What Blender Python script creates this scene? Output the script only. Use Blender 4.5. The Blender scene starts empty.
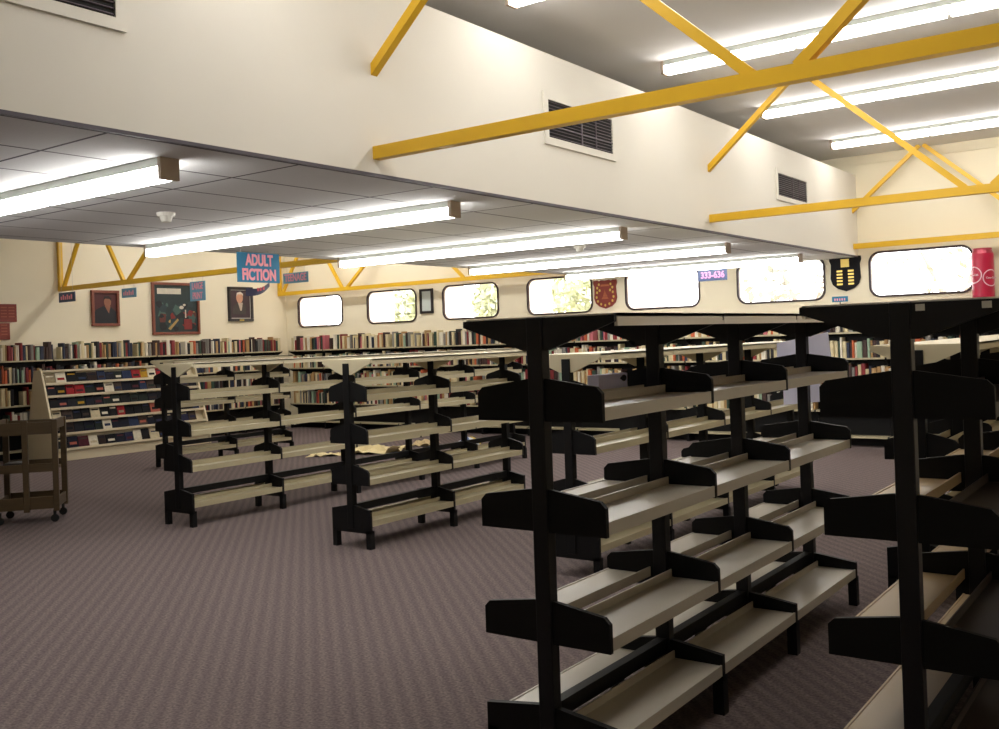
import bpy, bmesh, math, random
from mathutils import Matrix, Vector

scene = bpy.context.scene
COL = scene.collection

# ------------------------------------------------------------------ camera
EYE = 1.5
FPX = 978.84
RIGHT = Vector((0.80921264, 0.58646419, -0.03513763))
DOWN = Vector((-0.03067225, -0.01755488, -0.99937532))
FWD = Vector((-0.58671467, 0.8097849, 0.00378254))
cam_data = bpy.data.cameras.new('camera')
cam = bpy.data.objects.new('camera', cam_data)
COL.objects.link(cam)
m = Matrix.Identity(4)
for i in range(3):
    m[i][0] = RIGHT[i]; m[i][1] = -DOWN[i]; m[i][2] = -FWD[i]
m.translation = (0, 0, EYE)
cam.matrix_world = m
cam_data.sensor_fit = 'HORIZONTAL'
cam_data.sensor_width = 36.0
cam_data.lens = FPX * 36.0 / 999.0
cam_data.shift_y = -27.5 / 999.0
cam_data.clip_start = 0.05
cam_data.clip_end = 200
scene.camera = cam

# ------------------------------------------------------------------ world, exposure
SKY_STRENGTH = 4.6
TUBE_STRENGTH = 20.0
EXPOSURE = 0.36
world = bpy.data.worlds.new('world')
scene.world = world
world.use_nodes = True
bgn = world.node_tree.nodes['Background']
bgn.inputs[0].default_value = (0.98, 0.97, 1.0, 1)
bgn.inputs[1].default_value = SKY_STRENGTH
vs = scene.view_settings
vs.view_transform = 'Standard'
vs.look = 'None'
vs.exposure = EXPOSURE
vs.gamma = 1.0
vs.use_curve_mapping = False
scene.cycles.use_denoising = True
scene.cycles.max_bounces = 8
scene.cycles.diffuse_bounces = 5
scene.cycles.transparent_max_bounces = 12
scene.cycles.caustics_reflective = False
scene.cycles.caustics_refractive = False

# ------------------------------------------------------------------ materials
def lin(h):
    h = h.lstrip('#')
    out = []
    for i in (0, 2, 4):
        c = int(h[i:i + 2], 16) / 255
        out.append(c / 12.92 if c <= 0.04045 else ((c + 0.055) / 1.055) ** 2.4)
    return (*out, 1)

def mat(name, hexc, rough=0.6, metal=0.0, noise=0.0, scale=8.0, bump=0.0, spec=0.5):
    M = bpy.data.materials.new(name)
    M.use_nodes = True
    nt = M.node_tree
    b = nt.nodes['Principled BSDF']
    b.inputs['Base Color'].default_value = lin(hexc)
    b.inputs['Roughness'].default_value = rough
    b.inputs['Metallic'].default_value = metal
    b.inputs['Specular IOR Level'].default_value = spec
    if noise or bump:
        tc = nt.nodes.new('ShaderNodeTexCoord')
        nz = nt.nodes.new('ShaderNodeTexNoise')
        nz.inputs['Scale'].default_value = scale
        nz.inputs['Detail'].default_value = 5
        nt.links.new(tc.outputs['Object'], nz.inputs['Vector'])
        if noise:
            c = lin(hexc)
            mx = nt.nodes.new('ShaderNodeMix'); mx.data_type = 'RGBA'
            mx.inputs[6].default_value = tuple(min(1, v * (1 - noise)) for v in c[:3]) + (1,)
            mx.inputs[7].default_value = tuple(min(1, v * (1 + noise)) for v in c[:3]) + (1,)
            nt.links.new(nz.outputs['Fac'], mx.inputs[0])
            nt.links.new(mx.outputs[2], b.inputs['Base Color'])
        if bump:
            bp = nt.nodes.new('ShaderNodeBump')
            bp.inputs['Strength'].default_value = bump
            nt.links.new(nz.outputs['Fac'], bp.inputs['Height'])
            nt.links.new(bp.outputs[0], b.inputs['Normal'])
    return M

def emit(name, hexc, s):
    M = bpy.data.materials.new(name)
    M.use_nodes = True
    b = M.node_tree.nodes['Principled BSDF']
    b.inputs['Base Color'].default_value = (0.8, 0.8, 0.8, 1)
    b.inputs['Emission Color'].default_value = lin(hexc)
    b.inputs['Emission Strength'].default_value = s
    return M

def carpet_mat():
    M = mat('carpet', '#85736f', 0.95, spec=0.1)
    nt = M.node_tree; L = nt.links; b = nt.nodes['Principled BSDF']
    g = nt.nodes.new('ShaderNodeNewGeometry')
    rot = nt.nodes.new('ShaderNodeVectorRotate'); rot.rotation_type = 'Z_AXIS'
    rot.inputs['Angle'].default_value = math.radians(-47.2)
    L.new(g.outputs['Position'], rot.inputs['Vector'])
    nz = nt.nodes.new('ShaderNodeTexNoise'); nz.inputs['Scale'].default_value = 14; nz.inputs['Detail'].default_value = 4
    L.new(g.outputs['Position'], nz.inputs['Vector'])
    w = nt.nodes.new('ShaderNodeTexWave'); w.wave_type = 'BANDS'; w.bands_direction = 'X'
    w.inputs['Scale'].default_value = 4.4; w.inputs['Distortion'].default_value = 0.9
    w.inputs['Detail'].default_value = 2; w.inputs['Detail Scale'].default_value = 3
    L.new(rot.outputs[0], w.inputs['Vector'])
    fine = nt.nodes.new('ShaderNodeTexNoise'); fine.inputs['Scale'].default_value = 75; fine.inputs['Detail'].default_value = 2
    L.new(g.outputs['Position'], fine.inputs['Vector'])
    m1 = nt.nodes.new('ShaderNodeMix'); m1.data_type = 'RGBA'
    m1.inputs[6].default_value = lin('#635858'); m1.inputs[7].default_value = lin('#6f6361')
    L.new(w.outputs['Fac'], m1.inputs[0])
    m2 = nt.nodes.new('ShaderNodeMix'); m2.data_type = 'RGBA'; m2.blend_type = 'OVERLAY'
    m2.inputs[0].default_value = 0.8
    L.new(m1.outputs[2], m2.inputs[6]); L.new(fine.outputs['Fac'], m2.inputs[7])
    L.new(m2.outputs[2], b.inputs['Base Color'])
    ad = nt.nodes.new('ShaderNodeMath'); ad.operation = 'ADD'
    L.new(w.outputs['Fac'], ad.inputs[0]); L.new(fine.outputs['Fac'], ad.inputs[1])
    bp = nt.nodes.new('ShaderNodeBump'); bp.inputs['Strength'].default_value = 0.3; bp.inputs['Distance'].default_value = 0.006
    L.new(ad.outputs[0], bp.inputs['Height']); L.new(bp.outputs[0], b.inputs['Normal'])
    return M

def tile_mat():
    """suspended ceiling: 0.51 x 1.045 m lay-in tiles with dark tee joints"""
    M = mat('ceiling_tile', '#a9a6a2', 0.9, spec=0.2)
    nt = M.node_tree; L = nt.links; b = nt.nodes['Principled BSDF']
    g = nt.nodes.new('ShaderNodeNewGeometry')
    sp = nt.nodes.new('ShaderNodeSeparateXYZ'); L.new(g.outputs['Position'], sp.inputs[0])
    masks = []
    for ax, off, per in ((0, 4.14 + 5.1, 0.51), (1, -2.32 + 10.45, 1.045)):
        a = nt.nodes.new('ShaderNodeMath'); a.operation = 'ADD'; a.inputs[1].default_value = off + 0.008
        L.new(sp.outputs[ax], a.inputs[0])
        r = nt.nodes.new('ShaderNodeMath'); r.operation = 'FLOORED_MODULO'; r.inputs[1].default_value = per
        L.new(a.outputs[0], r.inputs[0])
        c = nt.nodes.new('ShaderNodeMath'); c.operation = 'LESS_THAN'; c.inputs[1].default_value = 0.016
        L.new(r.outputs[0], c.inputs[0]); masks.append(c)
    mx = nt.nodes.new('ShaderNodeMath'); mx.operation = 'MAXIMUM'
    L.new(masks[0].outputs[0], mx.inputs[0]); L.new(masks[1].outputs[0], mx.inputs[1])
    nz = nt.nodes.new('ShaderNodeTexNoise'); nz.inputs['Scale'].default_value = 90
    L.new(g.outputs['Position'], nz.inputs['Vector'])
    m1 = nt.nodes.new('ShaderNodeMix'); m1.data_type = 'RGBA'
    m1.inputs[6].default_value = lin('#d6d7d8'); m1.inputs[7].default_value = lin('#e0e1e2')
    L.new(nz.outputs['Fac'], m1.inputs[0])
    m2 = nt.nodes.new('ShaderNodeMix'); m2.data_type = 'RGBA'
    m2.inputs[7].default_value = lin('#4a4750')
    L.new(mx.outputs[0], m2.inputs[0]); L.new(m1.outputs[2], m2.inputs[6])
    L.new(m2.outputs[2], b.inputs['Base Color'])
    return M

def wood_mat(name, c1, c2, scale=6.0, rough=0.5):
    M = mat(name, c1, rough)
    nt = M.node_tree; L = nt.links; b = nt.nodes['Principled BSDF']
    tc = nt.nodes.new('ShaderNodeTexCoord')
    mp = nt.nodes.new('ShaderNodeMapping'); mp.inputs['Scale'].default_value = (1, 8, 8)
    L.new(tc.outputs['Object'], mp.inputs[0])
    nz = nt.nodes.new('ShaderNodeTexNoise'); nz.inputs['Scale'].default_value = scale; nz.inputs['Detail'].default_value = 6
    L.new(mp.outputs[0], nz.inputs['Vector'])
    m1 = nt.nodes.new('ShaderNodeMix'); m1.data_type = 'RGBA'
    m1.inputs[6].default_value = lin(c1); m1.inputs[7].default_value = lin(c2)
    L.new(nz.outputs['Fac'], m1.inputs[0]); L.new(m1.outputs[2], b.inputs['Base Color'])
    return M

def glass_mat():
    M = bpy.data.materials.new('window_glass'); M.use_nodes = True
    nt = M.node_tree; nt.nodes.clear()
    o = nt.nodes.new('ShaderNodeOutputMaterial'); t = nt.nodes.new('ShaderNodeBsdfTransparent')
    g = nt.nodes.new('ShaderNodeBsdfGlossy'); g.inputs['Roughness'].default_value = 0.02
    x = nt.nodes.new('ShaderNodeMixShader'); x.inputs[0].default_value = 0.06
    nt.links.new(t.outputs[0], x.inputs[1]); nt.links.new(g.outputs[0], x.inputs[2]); nt.links.new(x.outputs[0], o.inputs[0])
    return M

def frosted_mat():
    M = bpy.data.materials.new('frosted_pane'); M.use_nodes = True
    nt = M.node_tree; nt.nodes.clear()
    o = nt.nodes.new('ShaderNodeOutputMaterial'); t = nt.nodes.new('ShaderNodeBsdfTranslucent')
    t.inputs[0].default_value = (0.92, 0.88, 0.85, 1)
    d = nt.nodes.new('ShaderNodeBsdfDiffuse'); d.inputs[0].default_value = (0.85, 0.8, 0.78, 1)
    x = nt.nodes.new('ShaderNodeMixShader'); x.inputs[0].default_value = 0.12
    nt.links.new(t.outputs[0], x.inputs[1]); nt.links.new(d.outputs[0], x.inputs[2]); nt.links.new(x.outputs[0], o.inputs[0])
    return M

WALL = mat('wall_paint', '#e8dfc6', 0.85, noise=0.03, scale=2.0, bump=0.02)
BULK = mat('bulkhead_paint', '#ddd9cf', 0.85, noise=0.03, scale=1.5)
CEIL = mat('ceiling_board', '#dedcdc', 0.9, noise=0.03, scale=2.0)
TILE = tile_mat()
CARPET = carpet_mat()
YEL = mat('yellow_enamel', '#dcae1e', 0.4, noise=0.06, scale=5)
BLACK = mat('black_steel', '#08080a', 0.55, noise=0.2, scale=6, spec=0.25)
BLUEBLACK = mat('blue_black_steel', '#0a0a12', 0.42, noise=0.25, scale=7, spec=0.35)
SHELF = mat('beige_shelf_enamel', '#aea486', 0.42, noise=0.05, scale=4)
SHELFW = mat('pale_shelf_enamel', '#c3bcae', 0.36, noise=0.04, scale=4)
CANOPYT = mat('white_canopy_enamel', '#efe9df', 0.45, noise=0.03, scale=4)
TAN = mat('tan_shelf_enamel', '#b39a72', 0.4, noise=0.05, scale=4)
SHADED_TRAY = mat('shaded_tray_enamel', '#2c1f1b', 0.5, noise=0.1, scale=4)  # tray enamel darkened: the right side's shade is put into the colour
CANOPY = mat('cream_canopy_enamel', '#c4ba9c', 0.5, noise=0.04, scale=4)
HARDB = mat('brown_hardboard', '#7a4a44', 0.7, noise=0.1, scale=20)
HOUSING = mat('batten_enamel', '#bfc3bc', 0.5)
CAP = mat('batten_end_cap', '#b09e8c', 0.6)
TUBE = emit('fluorescent_diffuser', '#faf6f0', TUBE_STRENGTH)
GASKET = mat('maroon_gasket', '#2a1012', 0.5)
GLASS = glass_mat()
FROST = frosted_mat()
DARK = mat('duct_dark', '#0c0a0c', 0.8)
LOUVRE = mat('louvre_steel', '#5b5058', 0.5, metal=0.3)
SIGNB = mat('sign_blue', '#0a7098', 0.6)
SIGNG = mat('sign_grey_blue', '#6f9fb8', 0.6)
SIGND = mat('sign_navy', '#23233f', 0.6)
PINK = mat('letter_pink', '#f0a0ae', 0.6)
REDL = mat('letter_red', '#b04050', 0.6)
WHITEP = mat('white_paper', '#eeeefa', 0.7)
CREAM = mat('cream_paper', '#e2d2a0', 0.7, noise=0.1, scale=10)
TROLLEY = wood_mat('trolley_wood', '#3a2b16', '#503e22')
FRAMEW = wood_mat('frame_wood', '#6a3526', '#8a4a34')
FRAMED = mat('frame_black', '#1c1416', 0.4)
RED_WOOD = wood_mat('plaque_wood', '#6e2418', '#8a3424')
GOLD = mat('brass_plate', '#cdb15a', 0.35, metal=0.4)
RACKW = mat('rack_enamel', '#d2c6a8', 0.5, noise=0.03, scale=3)
WHITE = mat('white_plastic', '#d8d6cc', 0.5)
CANRED = mat('can_red', '#b3103c', 0.3)
LILAC = mat('lilac_card', '#d4d4f4', 0.6)
RUBBER = mat('black_rubber', '#121212', 0.8)

# ------------------------------------------------------------------ mesh builder
nt = WHITEP.node_tree
tl = nt.nodes.new('ShaderNodeBsdfTranslucent'); tl.inputs[0].default_value = lin('#f4f4ff')
mxs = nt.nodes.new('ShaderNodeMixShader'); mxs.inputs[0].default_value = 0.55
nt.links.new(nt.nodes['Principled BSDF'].outputs[0], mxs.inputs[1]); nt.links.new(tl.outputs[0], mxs.inputs[2])
nt.links.new(mxs.outputs[0], nt.nodes['Material Output'].inputs[0])

class MB:
    def __init__(s):
        s.v = []; s.f = []; s.mi = []
    def add(s, vs, fs, mi=0):
        n = len(s.v)
        s.v += [tuple(p) for p in vs]
        s.f += [tuple(i + n for i in f) for f in fs]
        s.mi += [mi] * len(fs)
        return s
    def box(s, x0, x1, y0, y1, z0, z1, mi=0):
        return s.add([(x0, y0, z0), (x1, y0, z0), (x1, y1, z0), (x0, y1, z0), (x0, y0, z1), (x1, y0, z1), (x1, y1, z1), (x0, y1, z1)],
                     [(0, 3, 2, 1), (4, 5, 6, 7), (0, 1, 5, 4), (1, 2, 6, 5), (2, 3, 7, 6), (3, 0, 4, 7)], mi)
    def prism(s, pts, axis, a, b, mi=0):
        """polygon pts in the two other axes, extruded along axis from a to b"""
        n = len(pts)
        def P(p, t):
            if axis == 'x': return (t, p[0], p[1])
            if axis == 'y': return (p[0], t, p[1])
            return (p[0], p[1], t)
        V = [P(p, a) for p in pts] + [P(p, b) for p in pts]
        F = [tuple(range(n))[::-1], tuple(range(n, 2 * n))] + [(i, (i + 1) % n, n + (i + 1) % n, n + i) for i in range(n)]
        return s.add(V, F, mi)
    def bar(s, p, q, w, d, mi=0, up=(0, 1, 0)):
        """rectangular bar from p to q; w across, d along 'up'"""
        p = Vector(p); q = Vector(q); t = (q - p).normalized()
        u = Vector(up); u = (u - t * u.dot(t)).normalized(); r = t.cross(u)
        V = []
        for c in (p, q):
            for a, b in ((-1, -1), (1, -1), (1, 1), (-1, 1)):
                V.append(c + r * (a * w / 2) + u * (b * d / 2))
        return s.add(V, [(0, 3, 2, 1), (4, 5, 6, 7), (0, 1, 5, 4), (1, 2, 6, 5), (2, 3, 7, 6), (3, 0, 4, 7)], mi)
    def cyl(s, p, q, r0, r1=None, n=16, mi=0):
        if r1 is None: r1 = r0
        p = Vector(p); q = Vector(q); t = (q - p).normalized()
        a = Vector((1, 0, 0)) if abs(t.x) < 0.9 else Vector((0, 1, 0))
        u = t.cross(a).normalized(); w = t.cross(u)
        V = []
        for c, r in ((p, r0), (q, r1)):
            for i in range(n):
                g = 2 * math.pi * i / n
                V.append(c + u * (math.cos(g) * r) + w * (math.sin(g) * r))
        F = [tuple(range(n))[::-1], tuple(range(n, 2 * n))] + [(i, (i + 1) % n, n + (i + 1) % n, n + i) for i in range(n)]
        return s.add(V, F, mi)
    def mesh(s, name, mats):
        me = bpy.data.meshes.new(name)
        me.from_pydata(s.v, [], s.f)
        for k in mats: me.materials.append(k)
        me.polygons.foreach_set('material_index', s.mi)
        bm = bmesh.new(); bm.from_mesh(me)
        bmesh.ops.recalc_face_normals(bm, faces=bm.faces)
        bm.to_mesh(me); bm.free()
        return me
    def build(s, name, mats, parent=None, loc=(0, 0, 0), rot=0.0, bevel=0.0):
        if not isinstance(mats, (list, tuple)): mats = [mats]
        o = bpy.data.objects.new(name, s.mesh(name, mats))
        COL.objects.link(o)
        o.location = loc; o.rotation_euler = (0, 0, rot)
        if parent: o.parent = parent
        if bevel:
            b = o.modifiers.new('bevel', 'BEVEL'); b.width = bevel; b.segments = 2; b.limit_method = 'ANGLE'
        return o

def tag(o, label, cat, group=None, kind=None):
    o['label'] = label; o['category'] = cat
    if group: o['group'] = group
    if kind: o['kind'] = kind
    return o

def thing(name, label, cat, loc=(0, 0, 0), rot=0.0, group=None):
    o = bpy.data.objects.new(name, None); COL.objects.link(o)
    o.empty_display_size = 0.1
    o.location = loc; o.rotation_euler = (0, 0, rot)
    return tag(o, label, cat, group)

def struct(name, mb, mats, **k):
    o = mb.build(name, mats, **k); o['kind'] = 'structure'; return o

def text_mesh(body, size, mats, parent, loc, rot, depth=0.003, spacing=1.0, sx=1.0, bold=0.0, name='lettering'):
    cu = bpy.data.curves.new('t', 'FONT'); cu.body = body; cu.size = size; cu.extrude = depth
    cu.align_x = 'CENTER'; cu.align_y = 'CENTER'; cu.space_character = spacing; cu.space_line = 0.95; cu.offset = bold
    t = bpy.data.objects.new('t', cu); COL.objects.link(t)
    dg = bpy.context.evaluated_depsgraph_get()
    me = bpy.data.meshes.new_from_object(t.evaluated_get(dg))
    bpy.data.objects.remove(t)
    me.materials.clear(); me.materials.append(mats)
    o = bpy.data.objects.new(name, me); COL.objects.link(o)
    o.parent = parent; o.location = loc; o.rotation_euler = rot; o.scale = (sx, 1, 1)
    return o

# ------------------------------------------------------------------ room shell
XL, XR, YB, YW, ZC = -14.35, 1.6, -3.2, 12.85, 3.70
SX0, SX1, SZ0, SZ1 = -7.40, -3.60, 2.42, 3.45        # the dropped box
struct('floor', MB().box(XL, XR, YB, YW, -0.1, 0), CARPET)
struct('ceiling', MB().box(XL, XR, YB, YW, ZC, ZC + 0.12), CEIL)
struct('wall_left', MB().box(XL - 0.15, XL, YB, YW + 0.15, -0.1, ZC + 0.12), WALL)
struct('wall_right', MB().box(XR, XR + 0.15, YB, YW + 0.15, -0.1, ZC + 0.12), WALL)
struct('wall_rear', MB().box(XL - 0.15, XR + 0.15, YB - 0.15, YB, -0.1, ZC + 0.12), WALL)
WIN = [(-14.01, -12.84), (-12.21, -11.06), (-10.46, -9.31), (-8.73, -7.55), (-6.97, -5.80), (-5.23, -4.04), (-3.465, -2.265)]
WZ0, WZ1, WR = 1.89, 2.45, 0.13

def rounded(x0, x1, z0, z1, r, k=5):
    """rounded rectangle and the matching points on its own square outline, for bridging"""
    inn, cor = [], []
    for cx, cz, a0, px, pz in ((x1 - r, z0 + r, -90, x1, z0), (x1 - r, z1 - r, 0, x1, z1), (x0 + r, z1 - r, 90, x0, z1), (x0 + r, z0 + r, 180, x0, z0)):
        for i in range(2 * k + 1):
            a = math.radians(a0 + 90 * i / (2 * k))
            inn.append((cx + r * math.cos(a), cz + r * math.sin(a)))
            cor.append((px, pz) if i == k else ('a' if i < k else 'b', i, cx, cz, px, pz))
    return inn, cor

def window_wall():
    w = MB()
    w.box(XL, XR, YW, YW + 0.12, -0.1, WZ0 - 0.06).box(XL, XR, YW, YW + 0.12, WZ1 + 0.06, ZC + 0.12)
    xs = [XL] + [(WIN[i][1] + WIN[i + 1][0]) / 2 for i in range(len(WIN) - 1)] + [WIN[-1][1] + 0.3]
    w.box(xs[-1], XR, YW, YW + 0.12, WZ0 - 0.06, WZ1 + 0.06)
    k = 5
    for i, (x0, x1) in enumerate(WIN):
        inn, _ = rounded(x0, x1, WZ0, WZ1, WR, k)
        X0, X1, Z0, Z1 = xs[i], xs[i + 1], WZ0 - 0.06, WZ1 + 0.06
        out = []
        n = 2 * k + 1
        for c, (sx, sz) in enumerate(((1, 0), (1, 1), (0, 1), (0, 0))):
            px, pz = (X0, X1)[sx], (Z0, Z1)[sz]
            qx = x1 - WR if sx else x0 + WR
            qz = WZ1 - WR if sz else WZ0 + WR
            for j in range(n):
                t = j / k
                hor_first = c in (0, 2)
                if t <= 1:
                    out.append((qx + (px - qx) * t, pz) if hor_first else (px, qz + (pz - qz) * t))
                else:
                    u = t - 1
                    out.append((px, pz + (qz - pz) * u) if hor_first else (px + (qx - px) * u, pz))
        N = len(inn)
        V = [(p[0], YW, p[1]) for p in out] + [(p[0], YW, p[1]) for p in inn] + [(p[0], YW + 0.12, p[1]) for p in inn] + [(p[0], YW + 0.12, p[1]) for p in out]
        F = []
        for a in range(N):
            b = (a + 1) % N
            F += [(a, b, N + b, N + a), (N + a, N + b, 2 * N + b, 2 * N + a), (2 * N + a, 2 * N + b, 3 * N + b, 3 * N + a)]
        w.add(V, F)
    struct('wall_back', w, WALL)

window_wall()
FROSTED = [0.62, 0.52, 0.36, 0.36, 0.55, 0.0, 0.0]
def ring(mb, x0, x1, z0, z1, r, t, ya, yb, mi=0):
    a, _ = rounded(x0, x1, z0, z1, r); b, _ = rounded(x0 + t, x1 - t, z0 + t, z1 - t, max(0.02, r - t))
    N = len(a)
    V = [(p[0], ya, p[1]) for p in a] + [(p[0], ya, p[1]) for p in b] + [(p[0], yb, p[1]) for p in b] + [(p[0], yb, p[1]) for p in a]
    F = []
    for i in range(N):
        j = (i + 1) % N
        F += [(i, j, N + j, N + i), (N + i, N + j, 2 * N + j, 2 * N + i), (2 * N + i, 2 * N + j, 3 * N + j, 3 * N + i), (3 * N + i, 3 * N + j, j, i)]
    mb.add(V, F, mi)
for i, (x0, x1) in enumerate(WIN):
    w = MB(); ring(w, x0 - 0.012, x1 + 0.012, WZ0 - 0.012, WZ1 + 0.012, WR + 0.012, 0.026, YW - 0.014, YW + 0.03)
    wo = struct('window_%d' % (i + 1), w, GASKET)
    xm = x0 + (x1 - x0) * FROSTED[i]
    if FROSTED[i]:
        MB().box(x0, xm, YW + 0.045, YW + 0.051, WZ0, WZ1).build('frosted_pane', FROST, wo)
    MB().box(xm - (0.03 if FROSTED[i] else 0), x1, YW + 0.056, YW + 0.062, WZ0, WZ1).build('glass_pane', GLASS, wo)

sf = MB().box(SX0, SX1, YB, YW, SZ0 + 0.001, SZ1)
struct('bulkhead', sf, BULK)
struct('ceiling_lowered', MB().box(SX0 + 0.006, SX1 - 0.012, YB, YW, SZ0 - 0.012, SZ0 + 0.004), TILE)
struct('trim_bulkhead', MB().box(SX1 - 0.012, SX1 + 0.004, YB, YW, SZ0 - 0.014, SZ0 + 0.002), mat('dark_trim', '#4c4650', 0.6))  # thin dark grey strip along the bulkhead's lower edge
struct('trim_cornice', MB().box(SX1, XR, YW - 0.02, YW, ZC - 0.12, ZC - 0.02), WALL)

# outside the windows
struct('ground_outside', MB().box(-40, 20, YW + 0.2, 60, -0.2, -0.1), mat('pale_ground', '#c8bfa8', 0.9, noise=0.1))
rng = random.Random(4)
LEAF = mat('leaf', '#c9cdb0', 0.8, noise=0.25, scale=3)
BARK = mat('bark', '#a89c90', 0.9)
GREYLEAF = mat('grey_leaf', '#a6a79c', 0.8, noise=0.25, scale=3)
def tree(x, y, h, r, label, n=900, lm=None):
    t = thing('tree', label, 'tree', (x, y, -0.1))
    MB().cyl((0, 0, 0), (0.1, 0, h * 0.55), 0.14, 0.08).cyl((0.1, 0, h * 0.5), (0.5, 0.1, h * 0.85), 0.06, 0.03).cyl((0.08, 0, h * 0.45), (-0.5, 0.1, h * 0.8), 0.06, 0.03).build('trunk', BARK, t)
    c = MB()
    for _ in range(n):
        while True:
            p = Vector((rng.uniform(-1, 1), rng.uniform(-1, 1), rng.uniform(-1, 1)))
            if p.length < 1: break
        p = Vector((p.x * r, p.y * r * 0.8, p.z * r * 0.8 + h * 0.72))
        a = Vector((rng.gauss(0, 1), rng.gauss(0, 1), rng.gauss(0, 1))).normalized()
        b = a.cross(Vector((rng.gauss(0, 1), rng.gauss(0, 1), rng.gauss(0, 1)))).normalized()
        s = rng.uniform(0.06, 0.15)
        c.add([p - a * s, p + b * s * 0.5, p + a * s, p - b * s * 0.5], [(0, 1, 2, 3)])
    c.build('foliage', lm or LEAF, t)
tree(-14.2, 16.6, 3.3, 0.75, 'pale leafy tree outside the second window from the room corner')
tree(-12.35, 17.4, 3.4, 0.85, 'dense leafy tree outside the third window, beside the black document frame', 1500)
tree(-9.9, 16.6, 3.4, 0.95, 'leafy tree outside the window left of the red shield')
tree(-6.2, 18.5, 3.5, 1.2, 'thin sparse tree outside the window left of the black shield', 260, GREYLEAF)
tree(-3.5, 18.0, 3.6, 1.1, 'thin sparse tree outside the window right of the black shield', 90, GREYLEAF)

# ------------------------------------------------------------------ yellow roof trusses
def truss(Y, label):
    t = thing('roof_truss', label, 'truss', (0, Y, 0), 0, 'yellow steel roof trusses')
    zc0, zc1 = 2.497, 2.565
    MB().box(XL + 0.01, XR - 0.01, -0.03, 0.03, zc0, zc1).build('bottom_chord', YEL, t)
    MB().box(XL + 0.01, XL + 0.07, -0.03, 0.03, zc1, ZC - 0.002).build('end_post', YEL, t)
    bot = [XL + 0.07] + [-12.58 + 2.79 * k for k in range(6)]
    top = [-13.49, -11.185] + [-8.395 + 2.79 * k for k in range(5)]
    zb, zt = zc1 - 0.01, ZC - 0.004
    for i, bx in enumerate(b_ for b_ in bot if b_ < XR - 0.1):
        if i > 0:
            MB().bar((bx - 0.07, 0, zb), (top[i - 1] + 0.08, 0, zt), 0.048, 0.048).build('diagonal', YEL, t)
        if top[i] < XR - 0.1:
            MB().bar((bx + (0.12 if i > 1 else 0.06), 0, zb), (top[i] + (0.035 if i else 0), 0, zt), 0.048, 0.048).build('diagonal', YEL, t)
    return t
truss(3.9, 'yellow steel roof truss nearest the front, crossing the vent in the white bulkhead')
truss(8.27, 'middle yellow steel roof truss, passing above the portrait in a dark suit')
truss(12.67, 'yellow steel roof truss running along the window wall above the rounded windows')

# ------------------------------------------------------------------ fluorescent lights
def light(xs, Y, z, label, group, n, seg=1.09):
    """batten of n diffusers from xs rightwards, hung under z"""
    t = thing('fluorescent_light', label, 'light fixture', (xs, Y, z), 0, group)
    L = n * seg
    MB().box(0, L, -0.048, 0.048, -0.04, -0.001).build('housing', HOUSING, t)
    for k in range(n):
        w = 0.045
        pts = [(-w * 0.9, -0.0405), (w * 0.9, -0.0405), (w, -0.05), (w, -0.085), (w * 0.72, -0.102), (-w * 0.72, -0.102), (-w, -0.085), (-w, -0.05)]
        MB().prism(pts, 'x', k * seg + 0.02, (k + 1) * seg - 0.012).build('diffuser', TUBE, t)
    for x in (0, L):
        MB().box(x - 0.012, x + 0.012, -0.051, 0.051, -0.104, -0.001).build('end_cap', CAP, t)
ord_ = ['nearest', 'second nearest', 'third from the front', 'fourth from the front', 'farthest']
for i, Y in enumerate((2.81, 4.95, 7.2, 9.38, 11.55)):
    light(-7.18, Y, SZ0 - 0.012, '%s long fluorescent light under the lowered tile ceiling' % ord_[i], 'fluorescent lights under the lowered ceiling', 3)
for i, Y in enumerate((2.9, 5.07, 7.22, 9.38, 11.56)):
    light(-3.49, Y, ZC, '%s long fluorescent light on the high ceiling right of the bulkhead' % ord_[i], 'fluorescent lights on the high ceiling', 3, 1.06)
for i, (Y, nn) in enumerate(((6.6, 3), (9.38, 5), (11.75, 5))):  # unseen battens; count, length and spacing set to brighten left walls and signs
    light(-13.9 + (5 - nn) * 0.8, Y, ZC, ['nearest', 'middle', 'farthest'][i] + ' unseen fluorescent light on the high ceiling between left wall and lowered ceiling', 'unseen fluorescent lights by the left wall', nn)

def puck(x, y, z, label):
    t = thing('smoke_detector', label, 'smoke detector', (x, y, z))
    MB().cyl((0, 0, -0.025), (0, 0, 0), 0.055, 0.06, 20).build('base', WHITE, t)
    MB().cyl((0, 0, -0.06), (0, 0, -0.025), 0.03, 0.042, 20).build('sensor', WHITE, t)
puck(-5.47, 3.9, SZ0 - 0.012, 'small white smoke detector between the two nearest lights under the lowered ceiling')
puck(-5.0, 8.3, SZ0 - 0.012, 'small white smoke detector far down the lowered ceiling above the windows')

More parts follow.
